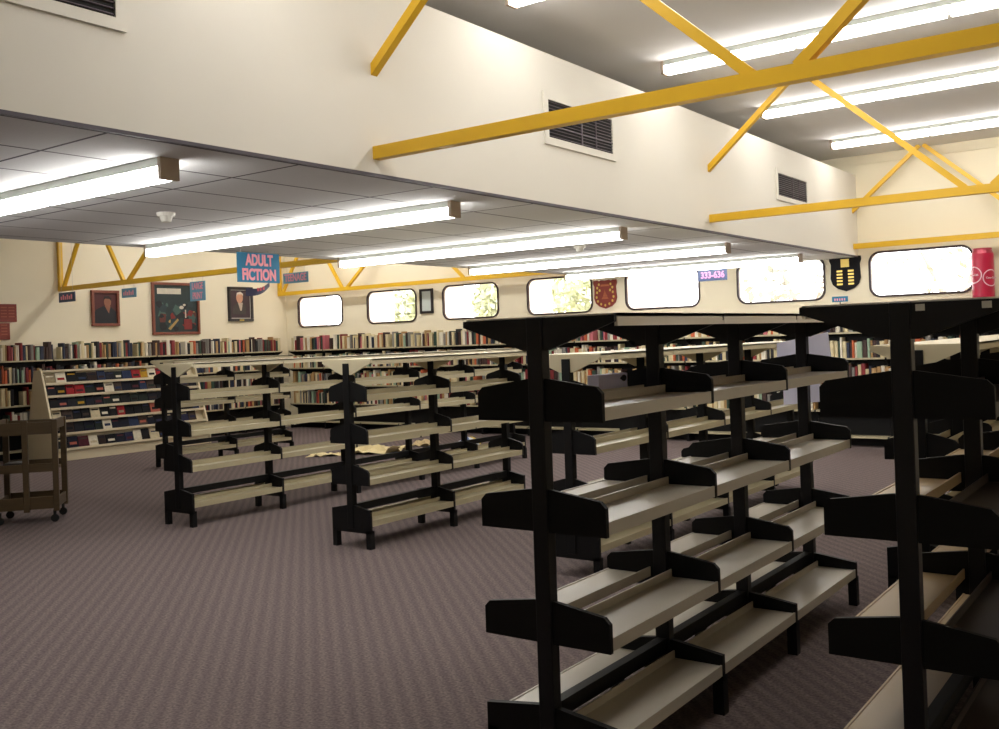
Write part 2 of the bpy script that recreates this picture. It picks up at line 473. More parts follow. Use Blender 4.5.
# ------------------------------------------------------------------ bulkhead vents
def vent(y0, y1, z0, z1, label):
    t = thing('air_vent', label, 'vent', (SX1, (y0 + y1) / 2, z0), 0, 'air vents in the white bulkhead')
    w = (y1 - y0) / 2; h = z1 - z0
    fr = MB()
    fr.box(0.001, 0.014, -w - 0.05, w + 0.05, -0.05, 0).box(0.001, 0.014, -w - 0.05, w + 0.05, h, h + 0.05)
    fr.box(0.001, 0.014, -w - 0.05, -w, 0, h).box(0.001, 0.014, w, w + 0.05, 0, h)
    fr.build('frame', BULK, t)
    MB().box(0.001, 0.003, -w, w, 0, h).build('opening', DARK, t)
    g = MB()
    n = 11
    for k in range(n):
        z = h * (k + 0.5) / n
        g.bar((0.008, -w, z), (0.008, w, z), 0.009, 0.003, up=(0.7, 0, 0.7))
    g.box(0.004, 0.013, -0.006, 0.006, 0, h).box(0.004, 0.013, w * 0.45, w * 0.45 + 0.006, 0, h).box(0.004, 0.0135, -w, w, h * 0.3, h * 0.3 + 0.008)
    g.build('louvres', LOUVRE, t)
vent(1.20, 2.35, 2.88, 3.15, 'dark louvred air vent at the near end of the bulkhead, cut by the top edge')
vent(5.61, 6.49, 2.873, 3.13, 'dark louvred air vent in the bulkhead crossed by the nearest yellow truss')
vent(10.0, 10.9, 2.917, 3.15, 'dark louvred air vent at the far end of the bulkhead')

# ------------------------------------------------------------------ low and tall shelving rows
def lipped_tray(mb, xa, xb, y0, y1, z, lip=0.04, back=0.03):
    """tray from the outer edge xa to the inner edge xb (either order); z is its upper face"""
    s = 1 if xb > xa else -1
    mb.box(min(xa + s * 0.008, xb), max(xa + s * 0.008, xb), y0, y1, z - 0.008, z)
    mb.box(min(xa, xa + s * 0.008), max(xa, xa + s * 0.008), y0, y1, z - lip, z + 0.003)
    mb.box(min(xb, xb - s * 0.006), max(xb, xb - s * 0.006), y0, y1, z, z + back)

def bookcase(X, posts, tall, label, stickers=False):
    tray = [SHELFW, SHELFW] if tall else [SHELF, SHELF]
    if stickers: tray = [TAN, SHADED_TRAY]  # left trays tan, right trays coloured as if in shade
    y0 = posts[0]
    t = thing('double_sided_bookcase', label, 'bookcase', (X, y0, 0), 0, 'tall shelving rows' if tall else 'low shelving rows')
    ys = [p - y0 for p in posts]
    if tall:
        levels = (1.224, 0.852, 0.478); eh, ph, a = 0.115, 0.143, 0.25; top = 1.577; ca = 0.305; bz0, bz1 = 0.135, 0.235; ab = 0.255
        pm, cm, km = BLUEBLACK, BLUEBLACK, CANOPYT; ptop = top - 0.004; drop = 0.115
    else:
        levels = (1.085, 0.772, 0.466); eh, ph, a = 0.115, 0.15, 0.19; top = 1.40; ca = 0.25; bz0, bz1 = 0.115, 0.285; ab = 0.195
        pm, cm, km = BLACK, CANOPY, CANOPY; ptop = top - 0.03; drop = 0.115
    for k, y in enumerate(ys):
        MB().box(-0.03, 0.03, y - 0.022, y + 0.028, 0.0 if tall else bz0 + 0.03, ptop).build('post', pm, t, bevel=0.004)
        for z in levels:
            pts = [(-a, z), (a, z), (a, z + eh - 0.02), (a - 0.02, z + eh), (0.04, z + ph), (-0.04, z + ph), (-a + 0.02, z + eh), (-a, z + eh - 0.02)]
            MB().prism(pts, 'y', y - 0.012, y + 0.006).build('shelf_bracket', BLACK, t)
        pts = [(-ab, bz0), (ab, bz0), (ab, bz1), (0.04, bz1 + 0.03), (-0.04, bz1 + 0.03), (-ab, bz1)]
        b = MB().prism(pts, 'y', y - 0.014, y + 0.01).build('base_bracket', BLACK, t)
        for s in (-1, 1):
            f = MB().box(s * ab - (0.045 if s > 0 else 0), s * ab + (0.045 if s < 0 else 0), y - 0.014, y + 0.03, 0.0, bz0 + 0.02).build('foot', BLACK, t)
        tp = [(-ca, top - 0.028), (-ca, top - 0.006), (ca, top - 0.006), (ca, top - 0.028), (0.05, top - drop), (-0.05, top - drop)]
        MB().prism(tp, 'y', y - 0.012, y + 0.004).build('canopy_bracket', cm, t)
    for k in range(len(ys) - 1):
        a0, a1 = ys[k] + 0.008, ys[k + 1] - 0.014
        for li, z in enumerate(levels):
            for s in (-1, 1):
                mb = MB(); lipped_tray(mb, s * (a - 0.002), s * 0.045, a0, a1, z + 0.045)
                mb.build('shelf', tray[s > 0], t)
        for s in (-1, 1):
            mb = MB(); lipped_tray(mb, s * (ab - 0.002), s * 0.045, a0, a1, bz0 + 0.06 if tall else 0.205)
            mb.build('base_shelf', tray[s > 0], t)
        MB().box(-0.02, 0.02, ys[k] + 0.02, ys[k + 1] - 0.02, bz1 - 0.02, bz1 + 0.035).build('base_rail', BLACK, t)
        c0 = ys[k] + (0.006 if k or not tall else 0.012); c1 = ys[k + 1] + (0.0 if k < len(ys) - 2 else 0.02)
        mb = MB()
        mb.box(-ca, ca, c0, c1, top - 0.012, top, 0).box(-ca, -ca + 0.012, c0, c1, top - 0.042, top, 0).box(ca - 0.012, ca, c0, c1, top - 0.042, top, 0)
        mb.build('canopy', km, t)
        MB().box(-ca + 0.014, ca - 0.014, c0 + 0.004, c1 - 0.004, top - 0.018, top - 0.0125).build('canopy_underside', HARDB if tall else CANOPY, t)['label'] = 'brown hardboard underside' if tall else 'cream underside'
    if stickers:
        for x in (0.045, 0.225):
            MB().box(x, x + 0.026, -0.0135, -0.0122, top - 0.032, top - 0.012).build('label_sticker', WHITE, t)['label'] = 'small white sticker'
    return t

bookcase(-1.837, (2.75, 3.61, 4.45, 5.40), True, 'tall empty black shelving row in the foreground whose front post stands near the picture centre')
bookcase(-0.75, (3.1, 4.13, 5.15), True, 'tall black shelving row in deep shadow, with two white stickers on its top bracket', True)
bookcase(-7.24, tuple(5.2 + i for i in range(6)), False, 'long low empty shelving row starting in front of the white sloping book display')
bookcase(-5.21, (5.24, 6.22, 7.23), False, 'short two-bay low empty shelving row with tan wooden-looking shelves, left of the tall row')
bookcase(-3.28, (5.24, 6.24, 7.24, 8.24, 9.24), False, 'low shelving row with cream canopies seen through the gaps of the tall foreground row')
bookcase(-1.28, (5.62, 6.6, 7.6, 8.6, 9.6), False, 'low shelving row with cream canopy brackets seen behind the shadowed right row')
bookcase(-11.05, (7.75, 8.75, 9.75), False, 'low black shelving row standing farthest back, right of the sloping book display')

# papers taped on the far end of the tall row
def sheet(pts, label):
    v = [(p[0], 5.428, p[1]) for p in pts] + [(p[0], 5.431, p[1]) for p in pts]
    n = len(pts)
    mb = MB().add(v, [tuple(range(n)), tuple(range(n, 2 * n))[::-1]] + [(i, (i + 1) % n, n + (i + 1) % n, n + i) for i in range(n)])
    tag(mb.build('paper_sheet', WHITEP), label, 'paper')
sheet([(-1.993, 1.30), (-1.683, 1.32), (-1.70, 1.484), (-1.99, 1.43)], 'white paper sheet on the far end of the tall row, above its upper shelf')
sheet([(-1.962, 1.08), (-1.752, 1.10), (-1.752, 1.225), (-1.962, 1.225)], 'white paper sheet on the far end of the tall row, below its upper shelf')

# small lilac card box on the far side of the upper shelf
t = thing('card_box', 'small lilac box with a dark leaf mark on the upper shelf of the tall row', 'box', (-1.93, 3.43, 1.2695))
MB().box(-0.05, 0.0, -0.12, 0.115, 0, 0.082).build('body', LILAC, t, bevel=0.002)
lm = [(0.085 + 0.02 * math.cos(a), 0.062 + 0.013 * math.sin(a)) for a in [i * math.pi / 8 for i in range(16)]]
MB().prism(lm, 'x', 0.0002, 0.0012).prism([(0.05, 0.062), (0.075, 0.074), (0.075, 0.05)], 'x', 0.0002, 0.0012).build('emblem', SIGND, t)

# ------------------------------------------------------------------ wall shelving with books
LEV = (1.455, 1.125, 0.795, 0.465, 0.135)
def wall_shelving(loc, rot, length, bay, depth, label):
    """run along local +X, front towards local -Y, back at y=0"""
    t = thing('bookshelf_run', label, 'bookshelf', loc, rot)
    n = round(length / bay); bay = length / n
    for k in range(n + 1):
        x = k * bay
        MB().box(x - 0.02, x + 0.02, -0.045, -0.003, 0.0, LEV[0] - 0.03).build('upright', BLACK, t)
        MB().box(x - 0.02, x + 0.02, -depth + 0.01, -0.045, 0.0, 0.05).box(x - 0.02, x + 0.02, -depth + 0.005, -depth + 0.045, 0.05, 0.12).build('foot', BLACK, t)
        for z in LEV:
            MB().prism([(-0.045, z - 0.11), (-depth + 0.01, z - 0.03), (-depth + 0.01, z - 0.001), (-0.045, z - 0.001)], 'x', x - 0.012, x + 0.012).build('bracket', BLACK, t)
    for k in range(n):
        for i, z in enumerate(LEV):
            MB().box(k * bay + 0.014, (k + 1) * bay - 0.014, -depth, -0.05, z - 0.022, z).build('shelf', SHELF, t)
        MB().box(k * bay + 0.021, (k + 1) * bay - 0.021, -0.048, -0.036, 0.004, LEV[0]).build('back_panel', BLACK, t)
    return t
WD = 0.24
wall_shelving((XL + 0.002, 6.2, 0), math.pi / 2, 6.3, 0.9, WD, 'black wall shelving full of books along the left wall under the paintings')
wall_shelving((XL + 0.30, YW - 0.002, 0), 0, 14.4, 0.9, WD, 'black wall shelving full of books along the far wall under the rounded windows')

PAL = [('dark brown', '#3a2420'), ('dark red', '#7c2226'), ('cream', '#cdbf98'), ('white', '#d9d2c0'), ('dark blue', '#20283f'), ('dark green', '#2c4436'),
       ('black', '#17151a'), ('tan', '#a88658'), ('orange', '#b85a34'), ('grey', '#7d7a74'), ('pink', '#b8646c'), ('pale green', '#8fa890')]
BM = [mat('book_' + n.replace(' ', '_'), c, 0.55, noise=0.12, scale=12) for n, c in PAL]
PAGE = mat('book_pages', '#cfc3a4', 0.8)
def book_mb(mb, tr, mi, pm):
    """unit book: spine towards -Y (y=-1..0 depth), width along X -.5...5, height 0..1"""
    def bx(x0, x1, y0, y1, z0, z1, m_):
        q = MB().box(x0, x1, y0, y1, z0, z1)
        mb.add([tr(p) for p in q.v], q.f, m_)
    prof = [(-0.5, 0.0), (-0.5, -0.95), (-0.3, -0.99), (0.0, -1.0), (0.3, -0.99), (0.5, -0.95), (0.5, 0.0), (0.38, 0.0), (0.38, -0.88), (-0.38, -0.88), (-0.38, 0.0)]
    q = MB().prism(prof, 'z', 0, 1)
    mb.add([tr(p) for p in q.v], q.f, mi)
    bx(-0.38, 0.38, -0.88, -0.04, 0.01, 0.975, pm)
UNIT = []
for i in range(len(PAL)):
    q = MB(); book_mb(q, lambda p: p, 0, 1); UNIT.append(q.mesh('book', [BM[i], PAGE]))
W_L = (10, 7, 10, 6, 8, 5, 12, 9, 4, 6, 1.5, 2)
W_B = (8, 5, 16, 16, 4, 5, 5, 11, 5, 7, 2, 4)
rb = random.Random(11)
stuffbooks = MB()
counts = [0]
def row(wall, level, s0, s1, individual, wts, where):
    """books along a wall shelf from s0 to s1; wall 'L' runs along Y, 'B' along X"""
    s = s0
    z = LEV[level] + 0.0005
    while s < s1:
        if rb.random() < 0.035:
            s += rb.uniform(0.04, 0.16); continue
        w = rb.choice((0.024, 0.03, 0.035, 0.04, 0.048, 0.058)) * rb.uniform(0.9, 1.15)
        h = rb.choice((0.19, 0.205, 0.215, 0.22, 0.23, 0.24, 0.26)) * rb.uniform(0.97, 1.03)
        d = rb.uniform(0.125, 0.165)
        c = rb.choices(range(len(PAL)), wts)[0]
        lean = 0.0
        c0 = s + w / 2
        if wall == 'L':
            base = Vector((XL + 0.06 + 0.006, c0, z)); rz = math.pi / 2
        else:
            base = Vector((c0, YW - 0.06 - 0.006, z)); rz = 0
        if individual(c0):
            o = bpy.data.objects.new('book', UNIT[c]); COL.objects.link(o)
            o.location = base; o.scale = (w * 0.97, d, h); o.rotation_euler = (0, 0, rz)
            o['label'] = PAL[c][0] + ' book ' + where(c0, c); o['category'] = 'book'
            o['group'] = ('books on top of the left wall shelving', 'books on top of the far wall shelving')[wall == 'B'] if level == 0 else 'books on the second shelf of the wall shelving'
            counts[0] += 1
        else:
            cs, sn = math.cos(rz), math.sin(rz)
            def tr(p):
                x, y, zz = p[0] * w * 0.97, p[1] * d, p[2] * h
                return (base.x + cs * x - sn * y, base.y + sn * x + cs * y, base.z + zz)
            book_mb(stuffbooks, tr, c, len(PAL))
        s += w + 0.001
def where_L(y, c):
    if y < 8.7: return 'atop the left wall shelves, left of the portrait in the dark suit'
    if y < 9.6: return 'atop the left wall shelves, below the portrait in the dark suit'
    if y < 11.1: return 'atop the left wall shelves, below the large dark painting'
    return 'atop the left wall shelves, below the white-haired portrait'
def where_B(x, c):
    n = min(range(7), key=lambda i: abs((WIN[i][0] + WIN[i][1]) / 2 - x))
    return 'atop the far wall shelves, below the %s window from the corner' % ['first', 'second', 'third', 'fourth', 'fifth', 'sixth', 'seventh', 'eighth'][n]
row('L', 0, 6.9, 12.45, lambda y: y > 7.1, W_L, where_L)
row('B', 0, -14.0, -0.7, lambda x: x < -8.4 or -7.7 < x < -1.6, W_B, where_B)
row('B', 1, -14.0, -0.7, lambda x: False, W_B, None)
row('L', 1, 6.3, 12.45, lambda y: False, W_L, None)
for lv in (2, 3):
    row('L', lv, 6.3, 12.45, lambda y: False, W_L, None)
    row('B', lv, -14.0, -0.7, lambda x: False, W_B, None)
sb = stuffbooks.build('books', BM + [PAGE])
tag(sb, 'mixed books filling the lower shelves of the two wall shelving runs', 'books', None, 'stuff')

# ------------------------------------------------------------------ sloping book display
def display():
    t = thing('book_display', 'white sloping book display rack with tiers of face-out books by the left wall', 'display rack', (-13.62, 7.52, 0))
    Lr = 2.62
    prof = [(-0.42, 0.0), (0.38, 0.0), (0.38, 0.16), (0.03, 1.30), (-0.16, 1.30), (-0.42, 0.16)]
    for y in (0.0, Lr):
        MB().prism(prof, 'y', y - 0.015, y + 0.015).build('end_panel', RACKW, t)
    MB().box(-0.42, 0.36, 0.015, Lr - 0.015, 0.0, 0.14).build('plinth', RACKW, t)
    MB().box(-0.16, 0.04, 0.015, Lr - 0.015, 1.275, 1.30).build('top_board', RACKW, t)
    def xs(z): return 0.38 - (z - 0.16) / 1.14 * 0.35
    MB().prism([(xs(0.14) - 0.10, 0.14), (xs(0.14) - 0.085, 0.14), (xs(1.275) - 0.085, 1.275), (xs(1.275) - 0.10, 1.275)], 'y', 0.015, Lr - 0.015).build('back_panel', RACKW, t)
    zs = [0.165, 0.38, 0.56, 0.74, 0.92, 1.10]
    for z in zs:
        x = xs(z)
        MB().box(x - 0.09, x + 0.015, 0.016, Lr - 0.016, z - 0.014, z).box(x + 0.005, x + 0.015, 0.016, Lr - 0.016, z, z + 0.02).build('ledge', RACKW, t)
    cov = ['#161826', '#1c1c24', '#8f8268', '#8c2026', '#2c201e', '#b8ac90', '#a07c20', '#242e4a', '#40342e', '#a0584a', '#d0c8b4', '#1c2422', '#101014', '#141418', '#4a1c26', '#262640']
    cm = [mat('cover_%d' % i, c, 0.65, noise=0.35, scale=22, spec=0.15) for i, c in enumerate(cov)]
    names = ['navy', 'charcoal', 'beige', 'red', 'dark brown', 'cream', 'mustard', 'blue', 'brown', 'salmon', 'white', 'dark green', 'black', 'black', 'maroon', 'slate blue']
    r = random.Random(5)
    tier = ['bottom', 'fifth', 'fourth', 'third', 'second', 'top']
    sl = math.atan2(0.35, 1.14)
    ordn = ['first', 'second', 'third', 'fourth', 'fifth', 'sixth', 'seventh', 'eighth', 'ninth', 'tenth', 'eleventh', 'twelfth', 'thirteenth', 'fourteenth', 'fifteenth', 'sixteenth', 'seventeenth', 'eighteenth']
    for zi, z in enumerate(zs):
        y = 0.04; k = 0
        hmax = (0.185 if zi else 0.20)
        while y < Lr - 0.17:
            w = r.uniform(0.12, 0.165); h = r.uniform(0.145, 0.178) if zi < 5 else r.uniform(0.14, 0.17)
            ci = r.choices(range(len(cov)), (4, 5, 2, 1.2, 3, 1.6, 0.7, 2, 3, 0.9, 1.2, 3, 6, 6, 2, 2.5))[0]
            if zi == 5 and k in (9, 10): ci = (3, 6)[k - 9]
            if zi == 5 and k == 1: ci = 10
            x = xs(z)
            b = MB()
            th = 0.018
            dx, dz = -math.sin(sl), math.cos(sl)
            nx, nz = math.cos(sl), math.sin(sl)
            p0 = Vector((x - 0.052, 0, z + 0.0005))
            q = [(0, 0), (th, 0), (th, h), (0, h)]
            pts = [(p0.x + nx * u + dx * v_, p0.z + nz * u + dz * v_) for u, v_ in q]
            b.prism(pts, 'y', y, y + w, 0)
            e = [(th + 0.0003, h * (0.7 - 0.4 * (k % 2))), (th + 0.0012, h * (0.7 - 0.4 * (k % 2))), (th + 0.0012, h * (0.82 - 0.3 * (k % 2))), (th + 0.0003, h * (0.82 - 0.3 * (k % 2)))]
            b.prism([(p0.x + nx * u + dx * v_, p0.z + nz * u + dz * v_) for u, v_ in e], 'y', y + w * 0.15, y + w * 0.85, 1)
            o = b.build('display_book', [cm[ci], cm[(ci + 8 + k) % len(cov)]], None, (-13.62, 7.52, 0))
            tag(o, '%s book on the %s tier of the sloping display, %s from its left end' % (names[ci], tier[zi], ordn[k]), 'book', 'face-out books on the sloping display')
            y += w + r.uniform(0.001, 0.012); k += 1
display()

# ------------------------------------------------------------------ book trolley at the left
t = thing('book_trolley', 'brown wooden three-shelf book trolley at the left edge of the carpet', 'trolley', (-8.66, 4.61, 0), math.radians(50))
W2, D2 = 0.25, 0.45
for x in (-W2, 0.0, W2):
    MB().box(x - 0.025, x + 0.025, 0, 0.04, 0.10, 0.93).build('post', TROLLEY, t, bevel=0.005)
for x in (-W2, W2):
    MB().box(x - 0.025, x + 0.025, D2 - 0.04, D2, 0.10, 0.93).build('post', TROLLEY, t, bevel=0.005)
    MB().box(x - 0.012, x + 0.012, 0.04, D2 - 0.04, 0.13, 0.22).build('end_rail', TROLLEY, t)
    MB().box(x - 0.012, x + 0.012, 0.04, D2 - 0.04, 0.84, 0.93).build('end_rail', TROLLEY, t)
for z, hh in ((0.125, 0.11), (0.46, 0.075), (0.80, 0.11)):
    MB().box(-W2 + 0.025, W2 - 0.025, 0.012, D2 - 0.012, z, z + 0.02).box(-W2 + 0.025, W2 - 0.025, 0.005, 0.018, z, z + hh).box(-W2 + 0.025, W2 - 0.025, D2 - 0.018, D2 - 0.005, z, z + hh).build('shelf', TROLLEY, t)
for x in (-W2 + 0.02, W2 - 0.02):
    for y in (0.03, D2 - 0.03):
        c = MB().cyl((x, y, 0.06), (x, y, 0.11), 0.014, n=10).build('caster', RUBBER, t)
        MB().cyl((x, y - 0.012, 0.035), (x, y + 0.012, 0.035), 0.035, n=16).build('wheel', RUBBER, c)
for (bx0, bx1, lab) in ((-0.2, -0.03, 'dark book lying on the middle shelf of the brown trolley'),):
    tag(MB().box(bx0, bx1, 0.08, 0.3, 0, 0.06).build('book', [BM[6]], None, (-8.66, 4.61, 0.4805), math.radians(50)), lab, 'book')
tag(MB().box(-0.18, 0.12, 0.06, 0.3, 0, 0.05).build('paper_stack', [CREAM], None, (-8.66, 4.61, 0.8205), math.radians(50)), 'low stack of cream papers on the top shelf of the brown trolley', 'papers')

# ------------------------------------------------------------------ pictures on the left wall
def framed(name, y0, y1, z0, z1, fw, fmat, label, cat='picture'):
    t = thing(name, label, cat, (XL, (y0 + y1) / 2, (z0 + z1) / 2))
    w, h = (y1 - y0) / 2, (z1 - z0) / 2
    fr = MB()
    for a in ((-w, w, -h, -h + fw), (-w, w, h - fw, h), (-w, -w + fw, -h + fw, h - fw), (w - fw, w, -h + fw, h - fw)):
        fr.box(0.001, 0.045, *a)
    fr.build('frame', fmat, t, bevel=0.006)
    return t, w - fw, h - fw
def ell(cy, cz, ry, rz, n=20):
    return [(cy + ry * math.cos(2 * math.pi * i / n), cz + rz * math.sin(2 * math.pi * i / n)) for i in range(n)]
def pm(name, c): return mat('paint_' + name, c, 0.6, noise=0.25, scale=14)
SKIN1, SKIN2 = pm('skin', '#8a5a44'), pm('pale_skin', '#c8957a')
t, w, h = framed('portrait_painting', 8.78, 9.27, 1.955, 2.53, 0.045, FRAMEW, 'portrait of a dark-haired man in a dark suit in a reddish wood frame')
cv = MB().box(0.002, 0.02, -w, w, -h, h, 0)
cv.prism([(-w, -h), (w, -h), (w * 0.95, -h * 0.25), (w * 0.45, h * 0.12), (-w * 0.2, h * 0.14), (-w * 0.8, -0.02), (-w, -h * 0.3)], 'x', 0.0205, 0.0215, 1)
cv.prism([(-0.01, h * 0.14), (0.09, h * 0.14), (0.06, -h * 0.35)], 'x', 0.0217, 0.0222, 2)
cv.prism(ell(0.04, h * 0.42, 0.062, 0.085), 'x', 0.0225, 0.0235, 2)
cv.prism([(-0.03, h * 0.5), (-0.02, h * 0.78), (0.06, h * 0.82), (0.11, h * 0.66), (0.1, h * 0.5), (0.08, h * 0.62), (0.0, h * 0.64)], 'x', 0.024, 0.0245, 3)
cv.build('canvas', [pm('maroon', '#4a1a1a'), pm('suit', '#14141c'), SKIN1, pm('hair', '#1c1210')], t)
t, w, h = framed('still_life_painting', 9.88, 10.83, 1.80, 2.69, 0.045, FRAMEW, 'large dark teal abstract painting with red and white patches on the left wall', 'picture')
cv = MB().box(0.002, 0.02, -w, w, -h, h, 0)
rp = random.Random(8)
cols = ['#1d2f30', '#3f5a52', '#14171a', '#7a2420', '#a88a50', '#c8c0b0', '#5a2a22', '#22343a']
cv.box(0.0202, 0.021, -w * 0.85, w * 0.25, h * 0.62, h * 0.86, 5)
for i in range(46):
    cy, cz = rp.uniform(-w * 0.8, w * 0.85), rp.uniform(-h * 0.9, h * 0.2)
    k = rp.choice((2, 2, 3, 3, 6, 4, 7, 1)) if cz < -0.05 else rp.choice((2, 1, 7, 2))
    s = rp.uniform(0.03, 0.11); a0 = rp.uniform(0, 6)
    poly = [(max(-w, min(w, cy + s * rp.uniform(0.5, 1.2) * math.cos(a0 + j * 1.256))), max(-h, min(h, cz + s * rp.uniform(0.5, 1.2) * math.sin(a0 + j * 1.256)))) for j in range(5)]
    cv.prism(poly, 'x', 0.0205 + i * 0.0001, 0.0206 + i * 0.0001 + 0.00005, k)
cv.prism(ell(w * 0.25, h * 0.05, 0.045, 0.03), 'x', 0.0262, 0.0264, 5).prism(ell(w * 0.38, h * 0.16, 0.03, 0.02), 'x', 0.0262, 0.0264, 5)
cv.box(0.0262, 0.0264, w * 0.40, w * 0.46, -h * 0.4, -h * 0.05, 5).box(0.0262, 0.0264, w * 0.35, w * 0.72, -h * 0.9, -h * 0.45, 3)
cv.prism([(-w * 0.4, -h * 0.85), (-w * 0.3, -h * 0.92), (w * 0.1, -h * 0.5), (w * 0.05, -h * 0.42)], 'x', 0.0262, 0.0264, 4)
cv.build('canvas', [pm('art%d' % i, c) for i, c in enumerate(cols)], t)
t, w, h = framed('portrait_painting', 11.46, 12.02, 2.02, 2.65, 0.05, FRAMED, 'portrait of a white-haired man in a black frame with a white inner border')
cv = MB().box(0.002, 0.02, -w, w, -h, h, 4).box(0.0202, 0.021, -w + 0.015, w - 0.015, -h + 0.015, h - 0.015, 0)
cv.prism([(-w * 0.8, -h * 0.7), (w * 0.5, -h * 0.7), (w * 0.55, -h * 0.2), (w * 0.2, h * 0.08), (-w * 0.35, h * 0.08), (-w * 0.75, -h * 0.2)], 'x', 0.0212, 0.022, 1)
cv.prism([(-0.06, h * 0.1), (0.05, h * 0.1), (0.02, -h * 0.45), (-0.01, -h * 0.45)], 'x', 0.0222, 0.0228, 5)
cv.prism(ell(-0.02, h * 0.44, 0.075, 0.1), 'x', 0.023, 0.0236, 2)
cv.prism([(-0.095, h * 0.5), (-0.08, h * 0.78), (0.0, h * 0.86), (0.06, h * 0.72), (0.06, h * 0.56), (0.03, h * 0.68), (-0.06, h * 0.68)], 'x', 0.0238, 0.0244, 3)
cv.build('canvas', [pm('plum', '#3a2830'), pm('grey_suit', '#3c3634'), SKIN2, pm('white_hair', '#cfc6ba'), pm('liner', '#b8b4ac'), pm('shirt', '#b8a898')], t)
MB().box(0.046, 0.049, -0.05, 0.05, -h - 0.038, -h - 0.018).build('name_plate', GOLD, t)

# honour plaques at the far left
for (y0, y1, z0, z1, lab) in ((6.95, 7.575, 2.03, 2.295, 'upper dark red wooden honour board with name strips at the left edge'),
                              (6.95, 7.465, 1.77, 2.015, 'lower dark red wooden honour board with name strips at the left edge')):
    t = thing('honour_board', lab, 'plaque', (XL, y0, z0))
    MB().box(0.001, 0.03, 0, y1 - y0, 0, z1 - z0).build('board', RED_WOOD, t, bevel=0.004)
    s = MB()
    for r in range(4):
        for c in range(5):
            yy = 0.04 + c * 0.115
            if yy + 0.09 < y1 - y0: s.box(0.0302, 0.0325, yy, yy + 0.09, 0.07 + r * 0.045, 0.07 + r * 0.045 + 0.018)
    s.build('name_strips', mat('dull_copper', '#9a5038', 0.5), t)

# ------------------------------------------------------------------ things on the window wall
t = thing('document_frame', 'small black frame with a white document between two windows', 'picture frame', (-10.815, YW, 2.22))
f = MB()
for a in ((-0.145, 0.145, -0.21, -0.17), (-0.145, 0.145, 0.17, 0.21), (-0.145, -0.105, -0.17, 0.17), (0.105, 0.145, -0.17, 0.17)):
    f.box(a[0], a[1], -0.03, -0.001, a[2], a[3])
f.build('frame', FRAMED, t)
MB().box(-0.105, 0.105, -0.012, -0.002, -0.17, 0.17).build('document', mat('pale_document', '#c4ccc8', 0.5), t)

def shield_pts(w, h):
    half = [(0.0, 0.95), (0.35, 1.0), (0.5, 0.9), (0.66, 1.0), (0.98, 0.98), (1.0, 0.78), (0.9, 0.55), (0.92, 0.1), (0.95, -0.25), (0.82, -0.6), (0.5, -0.85), (0.0, -1.0)]
    R = [(x * w, z * h) for x, z in half]
    return R + [(-x, z) for x, z in R[::-1] if x > 0]
t = thing('trophy_shield', 'red wooden trophy shield ringed with small metal plates between two windows', 'shield', (-7.31, YW, 2.14))
MB().prism(shield_pts(0.20, 0.215), 'y', -0.028, -0.001).build('board', RED_WOOD, t)
s = MB()
for x, z in ((0.13, 0.10), (0.135, 0.03), (0.145, -0.04), (0.125, -0.10), (0.07, -0.145), (0.0, -0.165), (0.09, 0.06), (0.10, 0.15)):
    for sg in ((-1, 1) if x else (1,)):
        MB().prism(ell(sg * x, z, 0.016, 0.02, 10), 'y', -0.032, -0.0282).build('name_plate', GOLD, t)
s = MB().prism([(-0.06, -0.07), (0.06, -0.07), (0.04, -0.04), (-0.04, -0.04)], 'y', -0.033, -0.0282).prism([(-0.035, -0.035), (0.0, 0.07), (0.0, -0.035)], 'y', -0.033, -0.0282).prism([(0.006, -0.035), (0.006, 0.04), (0.04, -0.035)], 'y', -0.033, -0.0282).prism([(-0.08, 0.12), (0.08, 0.12), (0.06, 0.15), (-0.06, 0.15)], 'y', -0.033, -0.0282)
s.build('emblem', mat('copper', '#a86040', 0.4, metal=0.4), t)
t = thing('trophy_shield', 'black trophy shield with a gold square and two columns of gold bars', 'shield', (-3.765, YW, 2.205))
MB().prism(shield_pts(0.20, 0.225), 'y', -0.028, -0.001).build('board', mat('black_lacquer', '#0c0b10', 0.65, spec=0.2), t)
s = MB()
for c in (-0.072, 0.072):
    for r in range(5):
        z = 0.035 - r * 0.042
        MB().box(c - 0.036, c + 0.036, -0.032, -0.0282, z - 0.011, z + 0.011).build('name_plate', GOLD, t)
MB().box(-0.052, 0.052, -0.033, -0.0282, 0.085, 0.19).build('crest_plate', GOLD, t)

# big red drinks-can wall display
t = thing('can_display', 'big red drinks-can display with white rings on the far wall at the right edge', 'display', (-2.14, YW - 0.124, 1.775))
MB().cyl((0, 0, 0.03), (0, 0, 0.55), 0.120, n=36).build('body', CANRED, t)
MB().cyl((0, 0, 0.55), (0, 0, 0.595), 0.120, 0.10, n=36).cyl((0, 0, 0.595), (0, 0, 0.615), 0.105, n=36).build('top_rim', mat('can_rim', '#a83a4c', 0.35, metal=0.3), t)
MB().cyl((0, 0, 0), (0, 0, 0.03), 0.105, 0.120, n=36).build('bottom_rim', mat('can_base', '#8c1030', 0.35, metal=0.3), t)
PINKW = mat('can_white', '#e0b8c4', 0.4)
def can_ring(a_c, zc, rr, name):
    b = MB(); N = 40
    V = []
    for i in range(N):
        g = 2 * math.pi * i / N
        for r_ in (rr, rr * 0.88):
            ang = a_c + r_ * math.cos(g) / 0.1207
            V.append((0.12075 * math.sin(ang), -0.12075 * math.cos(ang), zc + r_ * math.sin(g)))
    b.add(V, [(2 * i, 2 * ((i + 1) % N), 2 * ((i + 1) % N) + 1, 2 * i + 1) for i in range(N)])
    o = b.build(name, PINKW, t)
    so = o.modifiers.new('solid', 'SOLIDIFY'); so.thickness = 0.002; so.offset = 1
